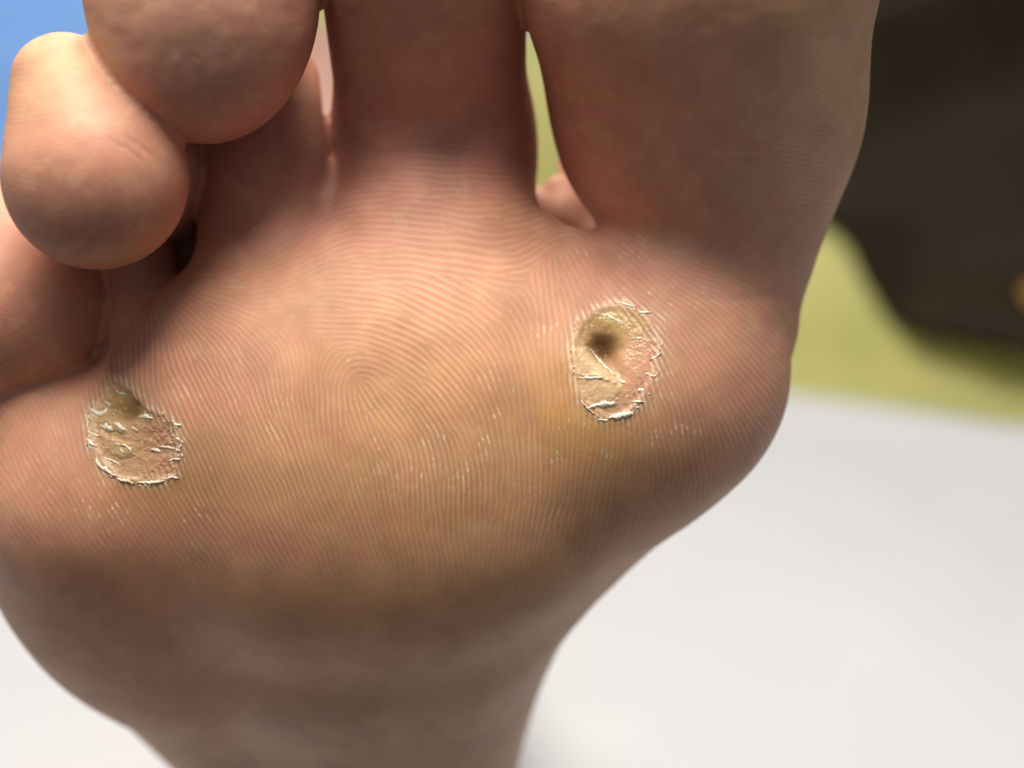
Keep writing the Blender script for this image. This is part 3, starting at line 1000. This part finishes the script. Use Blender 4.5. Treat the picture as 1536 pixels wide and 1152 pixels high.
# mattress in its blue cover
bxs = np.linspace(-0.8, 0.8, 161); bys = np.linspace(-0.6, 2.0, 261)
mat_o = grid_cloth("blue_mattress", -0.8, 0.8, 0.11, 2.0, 0.01,
                   lambda X, Y: -0.016 + 0.014 * np.sin(Y * 17 + 3 * X) * sstep(Y, .7, .85) + 0.004 * fbm(X, Y, 0.2, 301, 3),
                   lambda X, Y, Z: np.ones(X.shape, bool), M_BLUE, 0.14)
tag(mat_o, "blue covered mattress under the white sheet, seen blurred behind the small toes", "mattress")


def sheet_edge(X):
    return np.where(X > -0.05, 0.543 - 0.43 * (X - 0.122), 0.543 + 0.43 * 0.172 - 0.25 * (X + 0.05))


def sheet_h(X, Y):
    e = sheet_edge(X) - Y
    z = 0.008 + 0.006 * fbm(X, Y, 0.13, 311, 3) + 0.0015 * fbm(X, Y, 0.04, 315, 2)
    z += 0.005 * np.exp(-(e / 0.012) ** 2)
    z -= 0.006 * np.exp(-(((X + 0.037) / 0.05) ** 2 + ((Y - 0.24) / 0.06) ** 2))
    return z


sheet = grid_cloth("bed_sheet", -0.78, 0.78, -0.55, 0.0, 0.006, sheet_h, lambda X, Y, Z: Y > 0.10, M_WHITE, 0.004, sheet_edge)
tag(sheet, "white bed sheet under the foot, its straight far edge before the green blanket", "bed sheet")


def bump(X, Y, ax, ay, bx, by, r, hgt):
    ex, ey = bx - ax, by - ay
    t = np.clip(((X - ax) * ex + (Y - ay) * ey) / (ex * ex + ey * ey), 0, 1)
    d = np.hypot(X - ax - ex * t, Y - ay - ey * t)
    return hgt * np.sqrt(np.clip(1 - (d / r) ** 2, 0, 1))


def green_h(X, Y):
    a = bump(X, Y, .06, .650, .155, .635, .055, .056)
    b = bump(X, Y, .155, .635, .36, .575, .052, .040)
    c = bump(X, Y, -.30, .96, .10, .84, .12, .10)
    d = bump(X, Y, -.11, .98, -.10, .90, .13, .135)
    e = 0.03 * sstep(Y, 0.6, 0.7) * (X > 0.0) * sstep(X, 0.0, 0.08) * sstep(-Y, -1.3, -1.2) * sstep(-X, -.55, -.5)
    z = np.maximum(np.maximum(np.maximum(a, b), np.maximum(c, d)), e)
    z = np.maximum(z, 0.002)
    return np.where(z > 0.0025, z + 0.003 * fbm(X, Y, 0.08, 331, 3), z)


green = grid_cloth("green_blanket", -0.18, 0.6, -0.03, 0.75, 0.005, green_h, lambda X, Y, Z: np.ones(X.shape, bool), M_GREEN, 0.004, sheet_edge)
tag(green, "yellow green blanket rolled up along the far edge of the white sheet", "blanket")


def jacket_edge(X):
    return np.interp(X, [.10, .135, .16, .178, .195, .215, .235, .5], [.72, .64, .592, .566, .556, .546, .538, .53])


def jacket_h(X, Y):
    e = Y - jacket_edge(X)
    z = green_h(X, Y) + 0.012
    z = np.maximum(z, 0.035 + 0.10 * sstep(e, 0.02, 0.35)) + 0.012 * sstep(e, 0, .05) * fbm(X + .3 * Y, Y - .4 * X, 0.11, 351, 3)
    z = z + 0.022 * np.exp(-((Y - 0.80 - 0.25 * (X - .25)) / 0.018) ** 2) + 0.022 * np.exp(-((Y - 1.0 + 0.1 * (X - .25)) / 0.02) ** 2)
    return z


jack = grid_cloth("jacket", 0.10, 0.75, 0.0, 0.95, 0.006, jacket_h, lambda X, Y, Z: np.ones(X.shape, bool), M_DARK, 0.008, jacket_edge)
tag(jack, "dark brown jacket heaped on the bed beyond the green blanket", "jacket")


def orange_h(X, Y):
    return jacket_h(X, Y) + 0.004 + 0.014 * np.exp(-(((X - .25) / .03) ** 2 + ((Y - .562) / .03) ** 2)) + 0.002 * fbm(X, Y, .03, 371, 2)


orange = grid_cloth("orange_cloth", 0.205, 0.30, 0.515, 0.605, 0.004, orange_h, lambda X, Y, Z: ((X - .262) / .04) ** 2 + ((Y - .556) / .030) ** 2 < 1.0 + 0.35 * np.sin(5 * np.arctan2(Y - .556, X - .262)), M_ORANGE, 0.003)
tag(orange, "small piece of orange cloth lying on the dark jacket at the right edge", "cloth")
print("done", time.time() - T0)
